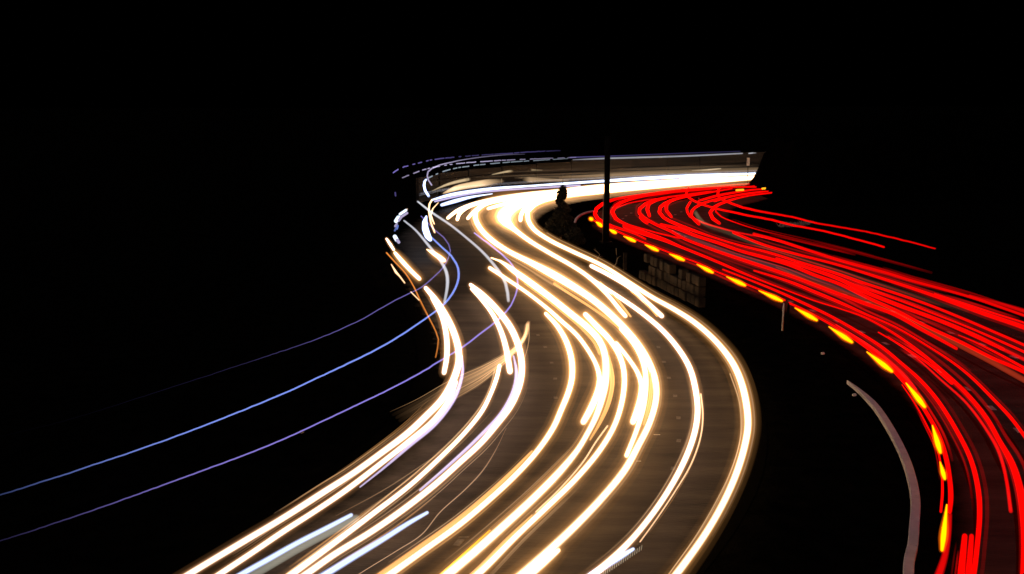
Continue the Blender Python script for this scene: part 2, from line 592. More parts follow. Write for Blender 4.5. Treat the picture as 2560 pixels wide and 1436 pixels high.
trail(HL, 'white headlight trail from the brightest glare ending bluntly beside an orange line', 'warm', ZH, 12,
      [(1258, 542, 32), (1266, 556, 24), (1280, 569, 15), (1323, 602, 12), (1376, 634, 12), (1429, 664, 12), (1468, 690, 12), (1501, 719, 12), (1530, 750, 12), (1550, 775, 13), (1564, 791, 13)])
trail(HL, 'second white headlight trail from the median, sweeping down to the bottom edge', 'pale', ZH, 13,
      [(1470, 692, 8), (1504, 715, 11), (1552, 746, 12), (1605, 783, 13), (1657, 827, 14), (1697, 874, 15), (1724, 920, 16), (1737, 965, 17), (1744, 1018, 17), (1741, 1060, 17), (1728, 1110, 17), (1700, 1175, 17), (1656, 1250, 17), (1600, 1325, 18), (1553, 1376, 20), (1480, 1440, 24), (1400, 1500, 28)], boost=1.5)
trail(HL, 'thick white headlight trail third from the median, running unbroken through the curve', 'warm', ZH, 16,
      [(1990, 436, 6), (1905, 443, 6), (1700, 456, 8), (1500, 472, 9), (1390, 486, 10), (1257, 500, 12), (1207, 513, 12), (1189, 528, 12), (1188, 545, 12), (1201, 572, 13), (1231, 602, 14), (1270, 628, 14), (1323, 655, 17), (1376, 683, 22), (1419, 708, 22), (1472, 742, 20), (1517, 778, 20), (1562, 822, 20), (1594, 860, 20), (1619, 900, 20), (1636, 943, 20), (1641, 974, 19), (1638, 1010, 19), (1622, 1062, 19), (1597, 1112, 20), (1562, 1175, 22), (1506, 1244, 23), (1444, 1309, 25), (1381, 1369, 27), (1312, 1431, 30), (1230, 1500, 34)])
trail(HL, 'white headlight trail merging into the left side of the thick unbroken one', 'warm', ZH + .03, 13,
      [(1552, 822, 12), (1585, 860, 14), (1602, 890, 15), (1611, 918, 15), (1615, 950, 15), (1613, 989, 15), (1607, 1025, 15), (1590, 1080, 14), (1566, 1140, 14)])
trail(HL, 'white headlight branch ending in a blunt stub right of centre', 'warm', ZH, 13,
      [(1540, 858, 12), (1567, 891, 12), (1594, 932, 13), (1604, 962, 16), (1602, 995, 19), (1593, 1028, 20), (1582, 1056, 18)])
trail(HL, 'white headlight trail fourth from the median, thin and unbroken to the bottom', 'warm', ZH, 13,
      [(1463, 786, 14), (1494, 818, 16), (1523, 848, 16), (1544, 880, 15), (1557, 914, 15), (1561, 947, 15), (1556, 999, 15), (1537, 1062, 15), (1500, 1125, 16), (1437, 1200, 17), (1366, 1269, 18), (1294, 1337, 19), (1203, 1428, 22), (1120, 1500, 25)])
trail(HL, 'thick white headlight trail fifth from the median with an orange right edge', 'warm', ZH, 16,
      [(1228, 645, 4), (1250, 653, 7), (1284, 677, 15), (1323, 705, 18), (1376, 744, 18), (1421, 780, 19), (1469, 819, 19), (1498, 851, 19), (1511, 882, 19), (1515, 914, 20), (1513, 958, 21), (1504, 1000, 19), (1489, 1044, 17), (1467, 1087, 16), (1444, 1125, 17), (1397, 1182, 22), (1334, 1246, 24), (1256, 1318, 26), (1190, 1377, 28), (1120, 1436, 30), (1050, 1496, 33)])
trail(HL, 'white headlight trail ending in a blunt stub left of the thick fifth trail', 'warm', ZH, 11,
      [(1224, 670, 10), (1270, 700, 10), (1323, 736, 10), (1376, 778, 11), (1400, 800, 12), (1442, 838, 12), (1473, 880, 12), (1492, 916, 13), (1499, 948, 15), (1494, 980, 18), (1478, 1020, 20), (1458, 1056, 18)])
trail(HL, 'white headlight trail left of centre, standing apart with dark road both sides', 'warm', ZH, 14,
      [(1364, 784, 10), (1393, 815, 13), (1417, 857, 15), (1429, 900, 16), (1430, 944, 16), (1421, 981, 16), (1403, 1025, 16), (1384, 1068, 16), (1344, 1127, 16), (1287, 1190, 17), (1219, 1253, 18), (1147, 1313, 19), (1058, 1377, 20), (975, 1436, 22), (880, 1500, 24)])
trail(HL, 'white headlight trail with violet left edge, second pair from the dark verge', 'pale', ZH, 16,
      [(1176, 712, 10), (1204, 735, 15), (1244, 776, 17), (1278, 822, 18), (1296, 865, 18), (1304, 905, 18), (1303, 944, 18), (1293, 981, 18), (1275, 1018, 18), (1243, 1060, 18), (1202, 1108, 18), (1150, 1156, 18), (1085, 1214, 19), (1007, 1275, 20), (929, 1329, 20), (835, 1387, 21), (765, 1436, 22), (660, 1505, 24)], boost=1.6)
trail(HL, 'broad greyish white trail ending squarely at the left of the second pair', 'pale', ZH + .03, 15,
      [(1178, 722, 8), (1205, 752, 9), (1231, 785, 12), (1253, 830, 14), (1266, 875, 16), (1275, 930, 17)], boost=.7)
trail(HL, 'white headlight trail rising from a blunt upper end between the two left pairs', 'pale', ZH, 14,
      [(1249, 914, 11), (1242, 944, 12), (1225, 989, 12), (1205, 1028, 13), (1163, 1081, 13), (1101, 1144, 14), (1022, 1216, 15), (929, 1287, 17), (835, 1358, 19), (735, 1432, 21), (640, 1500, 23)], boost=1.6)
trail(HL, 'leftmost white headlight trail bordering the dark verge down to the bottom edge', 'pale', ZH, 17,
      [(1064, 720, 11), (1086, 746, 15), (1112, 785, 17), (1134, 830, 18), (1146, 873, 19), (1147, 905, 19), (1139, 936, 20), (1122, 973, 20), (1102, 1003, 20), (1069, 1037, 20), (1022, 1081, 20), (960, 1128, 19), (882, 1184, 19), (804, 1234, 20), (710, 1294, 20), (616, 1350, 21), (522, 1406, 21), (440, 1456, 22), (370, 1500, 22)], boost=1.6)
trail(HL, 'white trail ending bluntly on the left side of the leftmost pair', 'pale', ZH + .03, 15,
      [(1080, 745, 10), (1104, 790, 13), (1116, 840, 15), (1117, 891, 15), (1110, 933, 14)], boost=1.2)
trail(HL, 'white headlight trail splitting off below the leftmost one, violet on its lower side', 'pale', ZH, 15,
      [(1140, 955, 12), (1122, 1000, 14), (1085, 1050, 15), (1022, 1104, 16), (960, 1153, 16), (866, 1225, 17), (788, 1278, 17), (710, 1328, 18), (632, 1381, 18), (555, 1432, 19), (450, 1500, 20)], boost=1.4)
trail(HL, 'short wide white trail thickening out of the unbroken one at the bottom', 'warm', ZH + .04, 16,
      [(1396, 1376, 16), (1360, 1406, 24), (1300, 1456, 28), (1240, 1500, 30)])

# --- far white mass
trail(HL, 'upper white trail of the far bright bundle curling to a stub furthest left', 'warm', ZH, 10,
      [(1990, 433, 5), (1905, 440, 5), (1700, 450, 6), (1500, 464, 7), (1390, 477, 8), (1323, 484, 9), (1244, 496, 10), (1178, 512, 10), (1140, 529, 10), (1119, 546, 9)])
trail(HL, 'far white trail curling to the second stub from the left', 'warm', ZH, 10,
      [(1990, 434, 5), (1905, 441, 5), (1700, 452, 6), (1500, 467, 8), (1390, 480, 9), (1297, 491, 10), (1204, 507, 10), (1165, 521, 10), (1147, 537, 10), (1143, 550, 9)])
trail(HL, 'far white trail curling to the third stub from the left', 'warm', ZH, 9,
      [(1905, 442, 5), (1700, 454, 6), (1500, 469, 8), (1390, 483, 9), (1297, 494, 9), (1215, 511, 9), (1185, 529, 9), (1169, 547, 9)])
trail(HL, 'far white trail stopping short inside the bright bundle above the glare', 'warm', ZH, 11,
      [(1905, 444, 5), (1700, 458, 7), (1500, 475, 9), (1390, 490, 11), (1310, 501, 11), (1270, 508, 11), (1220, 522, 10)])
trail(HL, 'broad far white trail pouring into the brightest glare', 'hot', ZH, 14,
      [(1905, 444, 6), (1700, 460, 8), (1500, 478, 10), (1390, 493, 15), (1330, 504, 18), (1285, 518, 22), (1264, 533, 28), (1258, 543, 30)])
trail(HL, 'short far white stub hanging right of the brightest glare', 'warm', ZH, 11,
      [(1390, 494, 8), (1330, 510, 10), (1307, 528, 11), (1302, 540, 11), (1301, 552, 10)])
trail(HL, 'long silvery trail along the foot of the far wall', 'cool', 0.9, 8,
      [(1081, 500, 4), (1125, 488, 8), (1191, 477, 8), (1244, 471, 7), (1330, 465, 5), (1403, 460, 6), (1509, 453, 7), (1605, 447, 9), (1737, 440, 9), (1906, 434, 6), (1990, 430, 5)], boost=1.3)
trail(HL, 'lilac trail tucked under the silvery one by the far wall', 'lilac', 0.8, 5,
      [(1087, 504), (1165, 487), (1244, 477), (1350, 470), (1450, 464)])
trail(HL, 'short silvery trail swelling below the far lilac trail', 'cool', 0.7, 8,
      [(1104, 513, 7), (1138, 503, 9), (1178, 493, 6), (1231, 485, 2)])
trail(HL, 'grainy pale trail on the top edge of the far bright bundle', 'pale', 1.0, 5,
      [(1700, 447, 4), (1800, 441, 4), (1860, 437, 5), (1906, 435, 5), (1980, 431, 4)], wob=.5, boost=.5)

# --- orange indicator companions
OR = 'orange'
trail(HL, 'thin orange line beside the blunt trail next to the median', OR, ZH, 4, [(1578, 729), (1605, 750), (1626, 771), (1643, 791)])
trail(HL, 'thin orange line beside the blunt trail from the glare', OR, ZH, 4, [(1500, 706), (1530, 734), (1556, 765), (1577, 792)])
trail(HL, 'thin orange line left of the thick unbroken trail', OR, ZH, 5, [(1385, 709), (1440, 745), (1500, 784), (1557, 828), (1584, 855)])
trail(HL, 'thin orange line left of the thick fifth trail', OR, ZH, 4.5, [(1313, 708), (1376, 756), (1420, 792), (1452, 820), (1486, 858), (1499, 886)])
trail(HL, 'orange band along the right edge of the thick fifth trail', OR, ZH, 8, [(1521, 890, 4), (1527, 915, 7), (1531, 945, 9), (1530, 970, 9), (1520, 1012, 9), (1500, 1057, 7), (1475, 1100, 4)])
trail(HL, 'orange sliver inside the thick unbroken trail', OR, ZH, 6, [(1626, 925, 3), (1628, 952, 6), (1627, 985, 7), (1621, 1022, 7), (1609, 1062, 4)])
trail(HL, 'long orange band on the left of the trail standing apart', OR, ZH, 9, [(1330, 1128, 4), (1275, 1184, 8), (1210, 1244, 9), (1140, 1302, 10), (1050, 1366, 10), (962, 1428, 11), (870, 1492, 12)])
trail(HL, 'golden yellow edge left of the fifth trail near the bottom', 'gold', ZH, 5, [(1225, 1326, 3), (1165, 1380, 5), (1105, 1434, 6), (1040, 1490, 7)])
trail(HL, 'orange edge left of the fourth trail near the bottom', OR, ZH, 6, [(1330, 1288, 3), (1270, 1345, 6), (1190, 1426, 7), (1115, 1492, 8)])
trail(HL, 'thin brown orange line between the fifth trail and the fourth', 'peach', ZH, 4, [(1519, 1065), (1490, 1105), (1458, 1155), (1400, 1222), (1340, 1280)])
trail(HL, 'thin orange line on the right of the second trail', 'peach', ZH, 3.5, [(1752, 985), (1757, 1035), (1752, 1090), (1728, 1160), (1690, 1225), (1640, 1300), (1600, 1355)])
trail(HL, 'thin brown line hugging the left of the rightmost trail', 'thin', ZH, 3.5, [(1825, 935), (1847, 1000), (1853, 1060), (1848, 1110), (1826, 1180), (1790, 1255), (1740, 1340), (1680, 1425), (1640, 1480)])
trail(HL, 'amber line left of the rising trail between the pairs', 'thin', ZH, 4, [(1237, 925), (1228, 960), (1208, 1005), (1180, 1045), (1130, 1100), (1060, 1165), (950, 1255), (850, 1335), (715, 1436)])
trail(HL, 'hair thin peach line between the left pairs and the trail standing apart', 'peach', ZH, 2.6, [(1266, 1070, 1), (1238, 1128, 2), (1206, 1178, 3.5), (1162, 1225, 3), (1100, 1281, 2.6), (1054, 1337, 2.4), (991, 1378, 2), (897, 1436, 2), (800, 1500, 2)], fade=[.3, .8, 1, .8, .6])
trail(HL, 'hair thin brown line curling round right of the second pair', 'thin', ZH, 1.8, [(1321, 812), (1323, 840), (1319, 870), (1310, 900)])

# --- violet and blue edges of the left pairs
trail(HL, 'violet band under the leftmost white trail', 'lilac', ZH - .05, 10, [(1154, 890, 5), (1157, 925, 7), (1150, 960, 9), (1133, 1000, 11), (1088, 1060, 11), (1025, 1114, 9), (960, 1170, 6), (900, 1218, 4)])
trail(HL, 'violet band along the second pair near its upper end', 'lilac', ZH - .05, 9, [(1284, 890, 4), (1291, 930, 8), (1285, 970, 8), (1255, 1030, 9), (1190, 1100, 9), (1120, 1165, 8), (1050, 1226, 6)])
trail(HL, 'bluish white streak starting abruptly in the lower left', 'cool', .55, 10, [(878, 1288, 10), (819, 1319, 12), (741, 1359, 13), (663, 1403, 14), (600, 1438, 14), (500, 1495, 14)], boost=.5)
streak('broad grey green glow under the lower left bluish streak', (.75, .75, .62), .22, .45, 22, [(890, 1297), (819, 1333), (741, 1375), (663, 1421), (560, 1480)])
trail(HL, 'bluish white streak starting abruptly below the second pair', 'cool', .55, 11, [(1068, 1282, 9), (1022, 1308, 12), (960, 1347, 14), (882, 1394, 16), (810, 1438, 17), (700, 1500, 18)], boost=.5)
trail(HL, 'bluish white streak joining the second trail at the bottom edge', 'cool', .6, 12, [(1583, 1373, 9), (1553, 1391, 14), (1506, 1420, 15), (1470, 1443, 16), (1390, 1495, 17)], boost=.6)

# ladder-like flicker beside it
def ladder():
    root = empty('flicker_trail', at(1560, 1400, .5))
    tag(root, 'row of tiny grey ticks left by a flickering lamp at the bottom edge', 'light trail')
    base = root.location.copy()
    n = 18
    for i in range(n):
        t = i / (n - 1)
        x, y = 1604 - 96 * t, 1371 + 64 * t
        V, F, PW = [], [], []
        a, b = at(x + 1, y - 7, .5), at(x - 1, y + 5, .5)
        m = mperpx(a)
        tube([a - base, b - base], [m * .8, m * .8], [.5 + .3 * t] * 2, 5, V, F, PW, False)
        o = new('tick', V, F, glow_mat((.50, .40, .28), 1.5), root)
        q = o.data.attributes.new('power', 'FLOAT', 'POINT')
        q.data.foreach_set('value', PW)
ladder()

# fan of fine peach strands across the left pairs
def fan():
    root = empty('strand_fan', at(1200, 940, .2))
    tag(root, 'fan of fine peach light strands crossing the two left pairs', 'light trail')
    base = root.location.copy()
    for i in range(22):
        t = i / 21
        j = rng.uniform(-3, 3)
        pts = [(1322 - 6 * t, 806 + 8 * t), (1318 - 10 * t, 830 + 20 * t), (1290 - 12 * t, 868 + 22 * t + j), (1215 - 10 * t + j, 912 + 44 * t), (1130 - 5 * t, 950 + 55 * t + j)]
        if i % 3 == 0:
            pts += [(1040 + 30 * t, 1000 + 45 * t), (975 + 60 * t, 1030 + 50 * t)]
        thin = i % 4 == 0
        out, rad = sample(pts, rng.uniform(1.4, 2.2) if thin else rng.uniform(5, 12), .2)
        V, F, PW = [], [], []
        pw = powers(len(out), [.5, 1, 1, .9, .5, .05])
        tube([p - base for p in out], rad, pw, 5, V, F, PW)
        o = new('light_strand', V, F, glow_mat((.80, .44, .20), rng.uniform(.4, .8) if thin else rng.uniform(.08, .22), True), root)
        q = o.data.attributes.new('power', 'FLOAT', 'POINT')
        q.data.foreach_set('value', PW)
fan()
for i, (lab, a, b) in enumerate((('faint brown streak above the lower left bluish streak', [(1140, 1105), (1060, 1160), (960, 1225), (840, 1290)], 3),
                                 ('faint brown streak fine as wire beside the rising trail', [(1180, 1070), (1100, 1140), (1000, 1215), (890, 1292)], 2),
                                 ('faint brown streak crossing towards the second bluish streak', [(1230, 1030), (1140, 1120), (1030, 1205), (900, 1285)], 2))):
    trail(LS, lab, 'thin', .5, b, a, fade=[.1, .4, .35, .1])

# --- far left: trails on the outer verge
trail(HL, 'bright white dash at the far left edge of the lights', 'warm', 1.0, 10, [(987, 632, 8), (1004, 652, 11), (1030, 680, 11), (1049, 698, 11)], boost=.7)
trail(HL, 'broken thin white dash above the far left bright dash', 'pale', 1.0, 6, [(966, 597, 5), (975, 610, 7), (985, 626, 6)], boost=.5)
trail(HL, 'short thick white dash under the bent grey trail', 'warm', 1.0, 13, [(1067, 624, 3), (1083, 633, 11), (1098, 643, 13), (1111, 652, 11)], boost=.7)
trail(HL, 'thin rust orange line beside the far left bright dash', 'rust', .7, 3, [(966, 632), (987, 655), (1014, 684), (1035, 718), (1048, 746), (1069, 788), (1090, 830), (1096, 849), (1094, 870), (1089, 894)])
trail(HL, 'second thin rust line crossing behind the left pair', 'rust', .7, 2.5, [(1040, 735), (1058, 772), (1080, 810), (1096, 846), (1101, 880), (1103, 910)], fade=[.4, 1, 1, .6, .2])
trail(HL, 'wavy peach line left of the rust orange line', 'peach', .7, 4, [(978, 661, 2), (990, 681, 5), (1000, 692, 3.5), (1012, 708, 3)])
trail(HL, 'short peach scratch above the leftmost white trail', 'peach', .7, 2.5, [(1027, 730), (1037, 740), (1048, 751)])
trail(HL, 'white blue crescent hanging below the peach hook', 'cool', 2.0, 14, [(1066, 541, 4), (1062, 556, 11), (1063, 572, 14), (1069, 590, 14), (1076, 600, 9)])
# glittering flecks
def flecks():
    root = empty('glitter', at(995, 560, 1.6))
    tag(root, 'cluster of white and blue glints at the far left of the lights', 'light trail')
    base = root.location.copy()
    for x0, y0, x1, y1, w, kind, k in ((1000, 536, 1015, 526, 6, 'cool', 1), (1003, 543, 1018, 533, 5, 'lilac', 1), (990, 553, 996, 544, 9, 'cool', 1), (996, 552, 1003, 543, 6, 'lilac', .9),
                                       (988, 566, 992, 560, 5, 'lilac', .8), (992, 572, 994, 565, 5, 'blue', .6), (987, 577, 990, 571, 4, 'blue', .4), (987, 592, 992, 600, 9, 'cool', 1), (991, 598, 997, 606, 7, 'lilac', 1),
                                       (988, 482, 989, 490, 3, 'violet', .25), (1016, 524, 1018, 523, 3, 'peach', .8)):
        out, rad = sample([(x0, y0), (x1, y1)], w * 1.1, 1.6, 0, 4)
        V, F, PW = [], [], []
        tube([p - base for p in out], rad, [k] * len(out), 8, V, F, PW)
        c, s, _, _ = KINDS[kind]
        o = new('glint', V, F, glow_mat(c, min(s, 1.6)), root, smooth=True)
        q = o.data.attributes.new('power', 'FLOAT', 'POINT')
        q.data.foreach_set('value', PW)
flecks()

# --- lamps of tall vehicles
trail(ML, 'pale grey trail bending down at the upper left, left of its twin', 'grey', 3.0, 8, [(1010, 552, 5), (1038, 575, 6), (1069, 611, 8), (1101, 652, 9), (1116, 681, 10), (1119, 706, 10), (1116, 732, 9), (1111, 756, 8)], step=9)
trail(ML, 'pale lilac grey trail running long beside the thick white trail', 'grey', 3.0, 8, [(1044, 504, 5), (1080, 532, 7), (1125, 562, 7), (1165, 594, 7), (1204, 628, 8), (1233, 660, 9), (1252, 686, 10), (1264, 709, 10), (1269, 732, 10), (1271, 753, 9)], boost=1.25)
trail(ML, 'bright blue trail looping out and away to the left edge', 'blue', 3.6, 6, [(1075, 590, 4), (1087, 602, 6), (1106, 620, 6.5), (1128, 640, 7), (1141, 660, 8), (1147, 684, 8), (1138, 722, 8), (1112, 759, 7), (1072, 791, 6), (1006, 836, 6), (953, 868, 6), (900, 895, 6), (800, 942, 5.5), (700, 988, 5.5), (443, 1090, 5), (221, 1167, 5), (0, 1238, 5), (-120, 1274, 5)], wob=.25, fade=[1, 1, 1, 1, 1, 1, 1, 1, .9, .7, .45, .25, .10, .05])
trail(ML, 'faint violet trail looping out, uppermost of the three running left', 'violet', 3.6, 3.5, [(1053, 541, 4), (1072, 560, 4), (1087, 576, 4), (1109, 594, 4), (1122, 612, 4), (1126, 628, 4), (1121, 645, 4), (1106, 671, 4), (1080, 697, 4), (1056, 717, 4), (979, 756, 3.5), (900, 801, 3), (800, 845, 3), (700, 880, 2.6), (443, 964, 2.4), (177, 1048, 2), (0, 1092, 2)], wob=.25, fade=[.6, .55, .5, .45, .22, .08, .03, .015, .006, .003, .001])
trail(ML, 'violet trail looping out, lowest of the three running left', 'violet', 3.6, 5, [(1186, 583, 5), (1218, 607, 6), (1252, 634, 6), (1282, 665, 6), (1294, 696, 6), (1292, 727, 6), (1277, 764, 6), (1255, 791, 6), (1204, 832, 6), (1154, 870, 6), (1106, 899, 5.5), (1059, 928, 5.5), (979, 971, 5), (900, 1009, 5), (679, 1111, 5), (460, 1194, 5), (221, 1280, 4.5), (0, 1353, 4.5), (-120, 1390, 4)], wob=.25, fade=[1.2, 1.1, 1, 1, 1, .95, .9, .8, .6, .35, .15, .05, .03])
trail(ML, 'dotted indigo trail at the top left tip of the lights', 'violet', 3.8, 4, [(983, 432), (992, 426), (1004, 420), (1020, 415), (1046, 408), (1075, 401), (1110, 396), (1152, 392), (1205, 388), (1270, 384), (1330, 380), (1400, 377)], dash=5, fade=[.8, .45, .3, .12, .12, .2, .14, .05], wob=.2)
trail(ML, 'dotted white trail, longest of those along the top left', 'lilac', 3.8, 3.5, [(1006, 445), (1026, 437), (1052, 427), (1078, 420), (1099, 416), (1130, 411), (1171, 407), (1244, 402), (1330, 398), (1440, 394)], dash=9, fade=[.6, 1.1, 1, 1.1, 1, .6, .5, .35, .25], wob=.2)
trail(ML, 'hooked lilac trail that rises and runs on to the right at the top', 'lilac', 3.8, 4, [(1079, 463, 5), (1071, 451, 5), (1068, 440, 5), (1070, 430, 5), (1079, 422, 5), (1099, 413, 4), (1129, 406, 3.5), (1146, 402, 3), (1205, 393, 3), (1270, 387, 3), (1312, 386, 2)], fade=[1.1, .9, 1, .8, .45, .35, .3, .2, .12])
trail(ML, 'silver blue hook hanging left of the far wall', 'cool', 3.8, 5, [(1072, 491, 6), (1063, 477, 6), (1060, 464, 6), (1062, 453, 5), (1066, 449, 4)], boost=.3)
trail(ML, 'dotted silver trail starting right of the silver blue hook', 'cool', 3.8, 4, [(1072, 445, 5), (1086, 438, 4.5), (1112, 428, 4.5), (1138, 421, 4), (1165, 417, 4), (1185, 414, 4), (1270, 406, 4), (1350, 401, 3.5), (1432, 396, 3)], dash=4, fade=[.2, .2, .18, .16, .14, .12, .1, .05], wob=.2)
trail(ML, 'pale green straight trail at the top right over the far wall', 'grey', 3.8, 5, [(1432, 400, 2), (1500, 397, 5), (1700, 391, 5), (1856, 384, 4)], boost=1.0)
trail(ML, 'tiny pale green dash at the top right end', 'grey', 3.8, 4, [(1872, 384, 4), (1882, 383, 4), (1890, 383, 2)])
trail(ML, 'dim violet trail just above the pale green straight trail', 'violet', 4.0, 4, [(1425, 394), (1550, 390), (1700, 384), (1850, 379)], fade=[.25, .14, .1, .06])
trail(ML, 'thin peach hook hanging left of the far white bundle', 'peach', 1.4, 4.5, [(1080, 500), (1074, 510), (1072, 524), (1074, 540), (1077, 556), (1082, 570), (1087, 582)])
trail(ML, 'short peach thread right of the peach hook', 'peach', 1.4, 3, [(1096, 507, 2), (1082, 522, 3), (1077, 538, 4), (1081, 550, 4), (1086, 561, 3)])
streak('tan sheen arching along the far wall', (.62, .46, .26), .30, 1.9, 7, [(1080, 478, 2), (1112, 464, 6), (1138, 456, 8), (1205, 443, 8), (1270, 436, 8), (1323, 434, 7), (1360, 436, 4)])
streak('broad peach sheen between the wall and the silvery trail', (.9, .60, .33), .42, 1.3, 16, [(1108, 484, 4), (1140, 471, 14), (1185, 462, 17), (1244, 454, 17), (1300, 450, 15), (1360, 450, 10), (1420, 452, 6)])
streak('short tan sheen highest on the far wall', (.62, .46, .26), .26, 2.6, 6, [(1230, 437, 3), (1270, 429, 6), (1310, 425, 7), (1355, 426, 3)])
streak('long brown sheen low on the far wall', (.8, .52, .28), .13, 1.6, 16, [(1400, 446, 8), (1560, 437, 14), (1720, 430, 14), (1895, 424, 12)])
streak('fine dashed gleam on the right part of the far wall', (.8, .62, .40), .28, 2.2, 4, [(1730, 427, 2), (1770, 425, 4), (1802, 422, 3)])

def bundle():
    root = empty('streak_bundle', at(1500, 440, 1.5))
    tag(root, 'bundle of fine brown light lines drawn along the far wall', 'light streak')
    base = root.location.copy()
    for i in range(18):
        t = i / 17
        x0 = rng.uniform(1120, 1500)
        x1 = min(1890, x0 + rng.uniform(250, 600))
        def yy(x):
            lo = 452 - (x - 1120) * .0105 - 12 * (1 - ((x - 1120) / 800) ** .5) * -1
            return (lo - 4) - t * 40 * (.55 + .45 * (x - 1120) / 780) + rng.uniform(-.3, .3)
        pts = [(x0 + (x1 - x0) * k / 4, yy(x0 + (x1 - x0) * k / 4)) for k in range(5)]
        out, rad = sample(pts, rng.uniform(1.5, 5), 1.0 + 2.2 * t)
        V, F, PW = [], [], []
        tube([p - base for p in out], rad, powers(len(out), [.1, .8, 1, .8, .1]), 6, V, F, PW)
        o = new('light_strand', V, F, glow_mat((.80, .52, .29), rng.choice((.04, .07, .11, .16)) * (1.15 - t), True), root)
        o.data.attributes.new('power', 'FLOAT', 'POINT').data.foreach_set('value', PW)
bundle()

# --- red tail light trails
R, DR = 'red', 'deep'
trail(TL, 'red loop cut by the post, outermost at the left of the bend', R, ZT, 9, [(1935, 466, 4), (1824, 468, 5), (1710, 474, 6), (1605, 487, 7), (1540, 498, 8), (1507, 510, 9), (1491, 522, 9), (1487, 535, 9), (1494, 547, 9), (1510, 557, 9), (1531, 566, 8), (1564, 576, 7), (1590, 586, 6), (1614, 598, 5)])
trail(TL, 'red loop immediately right of the post', R, ZT, 8, [(1935, 468, 4), (1830, 469, 5), (1724, 475, 6), (1658, 484, 7), (1605, 492, 7), (1565, 502, 8), (1540, 515, 9), (1530, 530, 9), (1540, 547, 9), (1564, 560, 7), (1612, 574, 5), (1660, 587, 5), (1700, 596, 5)])
trail(TL, 'dim red line inside the loop right of the post', DR, ZT, 4, [(1540, 521), (1567, 510), (1618, 500), (1640, 497)])
trail(TL, 'thick red line starting right of the post and ending in the outer curve', R, ZT, 9, [(1561, 565, 12), (1612, 584, 13), (1660, 600, 11), (1700, 617, 8), (1740, 633, 8), (1796, 656, 8), (1860, 684, 7), (1956, 722, 5), (2036, 752, 5), (2100, 772, 5), (2160, 793, 6), (2224, 827, 7), (2288, 871, 8), (2350, 923, 11), (2416, 984, 12), (2467, 1047, 13), (2498, 1102, 14), (2530, 1160, 18), (2550, 1225, 20), (2560, 1300, 21), (2563, 1370, 22), (2560, 1450, 22)])
trail(TL, 'red loop third from the post', R, ZT, 8, [(1778, 479, 5), (1710, 488, 6), (1650, 497, 7), (1615, 509, 8), (1599, 522, 8), (1598, 533, 8), (1609, 544, 8), (1644, 564, 8), (1676, 578, 8), (1708, 596, 8), (1780, 624, 9), (1860, 651, 10), (1924, 672, 10), (1988, 694, 10), (2052, 718, 10), (2100, 736, 10), (2160, 758, 12), (2240, 788, 12), (2304, 824, 11), (2350, 849, 10), (2391, 872, 9)])
trail(TL, 'stubby red line hugging the loop third from the post', R, ZT, 9, [(1601, 543), (1608, 551), (1618, 558)])
trail(TL, 'short thick red hook inside the loop third from the post', R, ZT, 9, [(1665, 497, 5), (1640, 502, 7), (1622, 510, 9), (1618, 524, 9), (1624, 541, 8)])
trail(TL, 'red loop fourth from the post', R, ZT, 8, [(1830, 472, 4), (1760, 484, 6), (1715, 492, 7), (1675, 503, 8), (1651, 518, 8), (1648, 531, 8), (1660, 545, 8), (1692, 561, 9), (1740, 579, 8), (1772, 590, 6), (1836, 610, 6), (1924, 632, 7), (2004, 657, 7), (2100, 687, 8), (2160, 708, 8), (2240, 734, 8), (2320, 762, 8), (2400, 794, 8), (2480, 828, 8), (2560, 863, 8), (2640, 900, 9)])
trail(TL, 'short thick red hook inside the loop fourth from the post', R, ZT, 8, [(1700, 495, 5), (1678, 502, 7), (1666, 512, 8), (1666, 527, 8), (1679, 543, 7)])
trail(TL, 'thick red line through the middle of the band, starting under the fourth loop', R, ZT, 9, [(1652, 561, 7), (1700, 574, 10), (1740, 590, 9), (1796, 608, 9), (1852, 628, 9), (1900, 641, 10), (1972, 662, 10), (2036, 688, 10), (2100, 711, 10), (2170, 745, 10), (2240, 777, 10), (2320, 818, 10), (2400, 855, 11), (2480, 895, 11), (2560, 930, 12), (2640, 970, 12)])
trail(TL, 'red loop fifth from the post, ending bluntly', R, ZT, 7, [(1935, 477, 4), (1869, 485, 6), (1803, 496, 7), (1750, 512, 7), (1730, 527, 7), (1728, 540, 7), (1748, 561, 8)])
trail(TL, 'curved red line crossing the loop fifth from the post', R, ZT, 6, [(1726, 505, 6), (1717, 520, 6), (1718, 530, 6), (1726, 543, 6)])
trail(TL, 'dim red line trailing from the crossed fifth loop', DR, ZT, 5, [(1727, 543), (1760, 558), (1800, 570), (1850, 583), (1900, 592), (1960, 606)], boost=1.2)
trail(TL, 'red loop furthest right, ending bluntly', R, ZT, 8, [(1930, 482, 5), (1860, 492, 6), (1814, 505, 7), (1786, 518, 8), (1775, 532, 8), (1782, 547, 9), (1799, 559, 8)])
trail(TL, 'thin red line swinging out right, fading to dark red', R, ZT, 5, [(1789, 520, 6), (1790, 530, 6), (1803, 542, 5), (1845, 559, 4.5), (1900, 576, 4), (2006, 601, 4), (2138, 633, 4), (2240, 660, 4), (2329, 684, 3.5)], fade=[1, .8, .35, .16, .12, .1, .06, .03])
trail(TL, 'short far red line at the top of the band', R, ZT, 5, [(1650, 484, 4), (1720, 478, 5), (1789, 471, 6), (1824, 467, 6)])
trail(TL, 'far red line with a frayed end beside the dark bank', R, ZT, 6, [(1870, 468, 5), (1900, 465, 6), (1918, 465, 7), (1935, 471, 6)])
trail(TL, 'far red line running to the dark bank under the amber spots', R, ZT, 6, [(1747, 502, 6), (1789, 491, 7), (1831, 483, 6), (1880, 475, 6), (1935, 473, 5)])
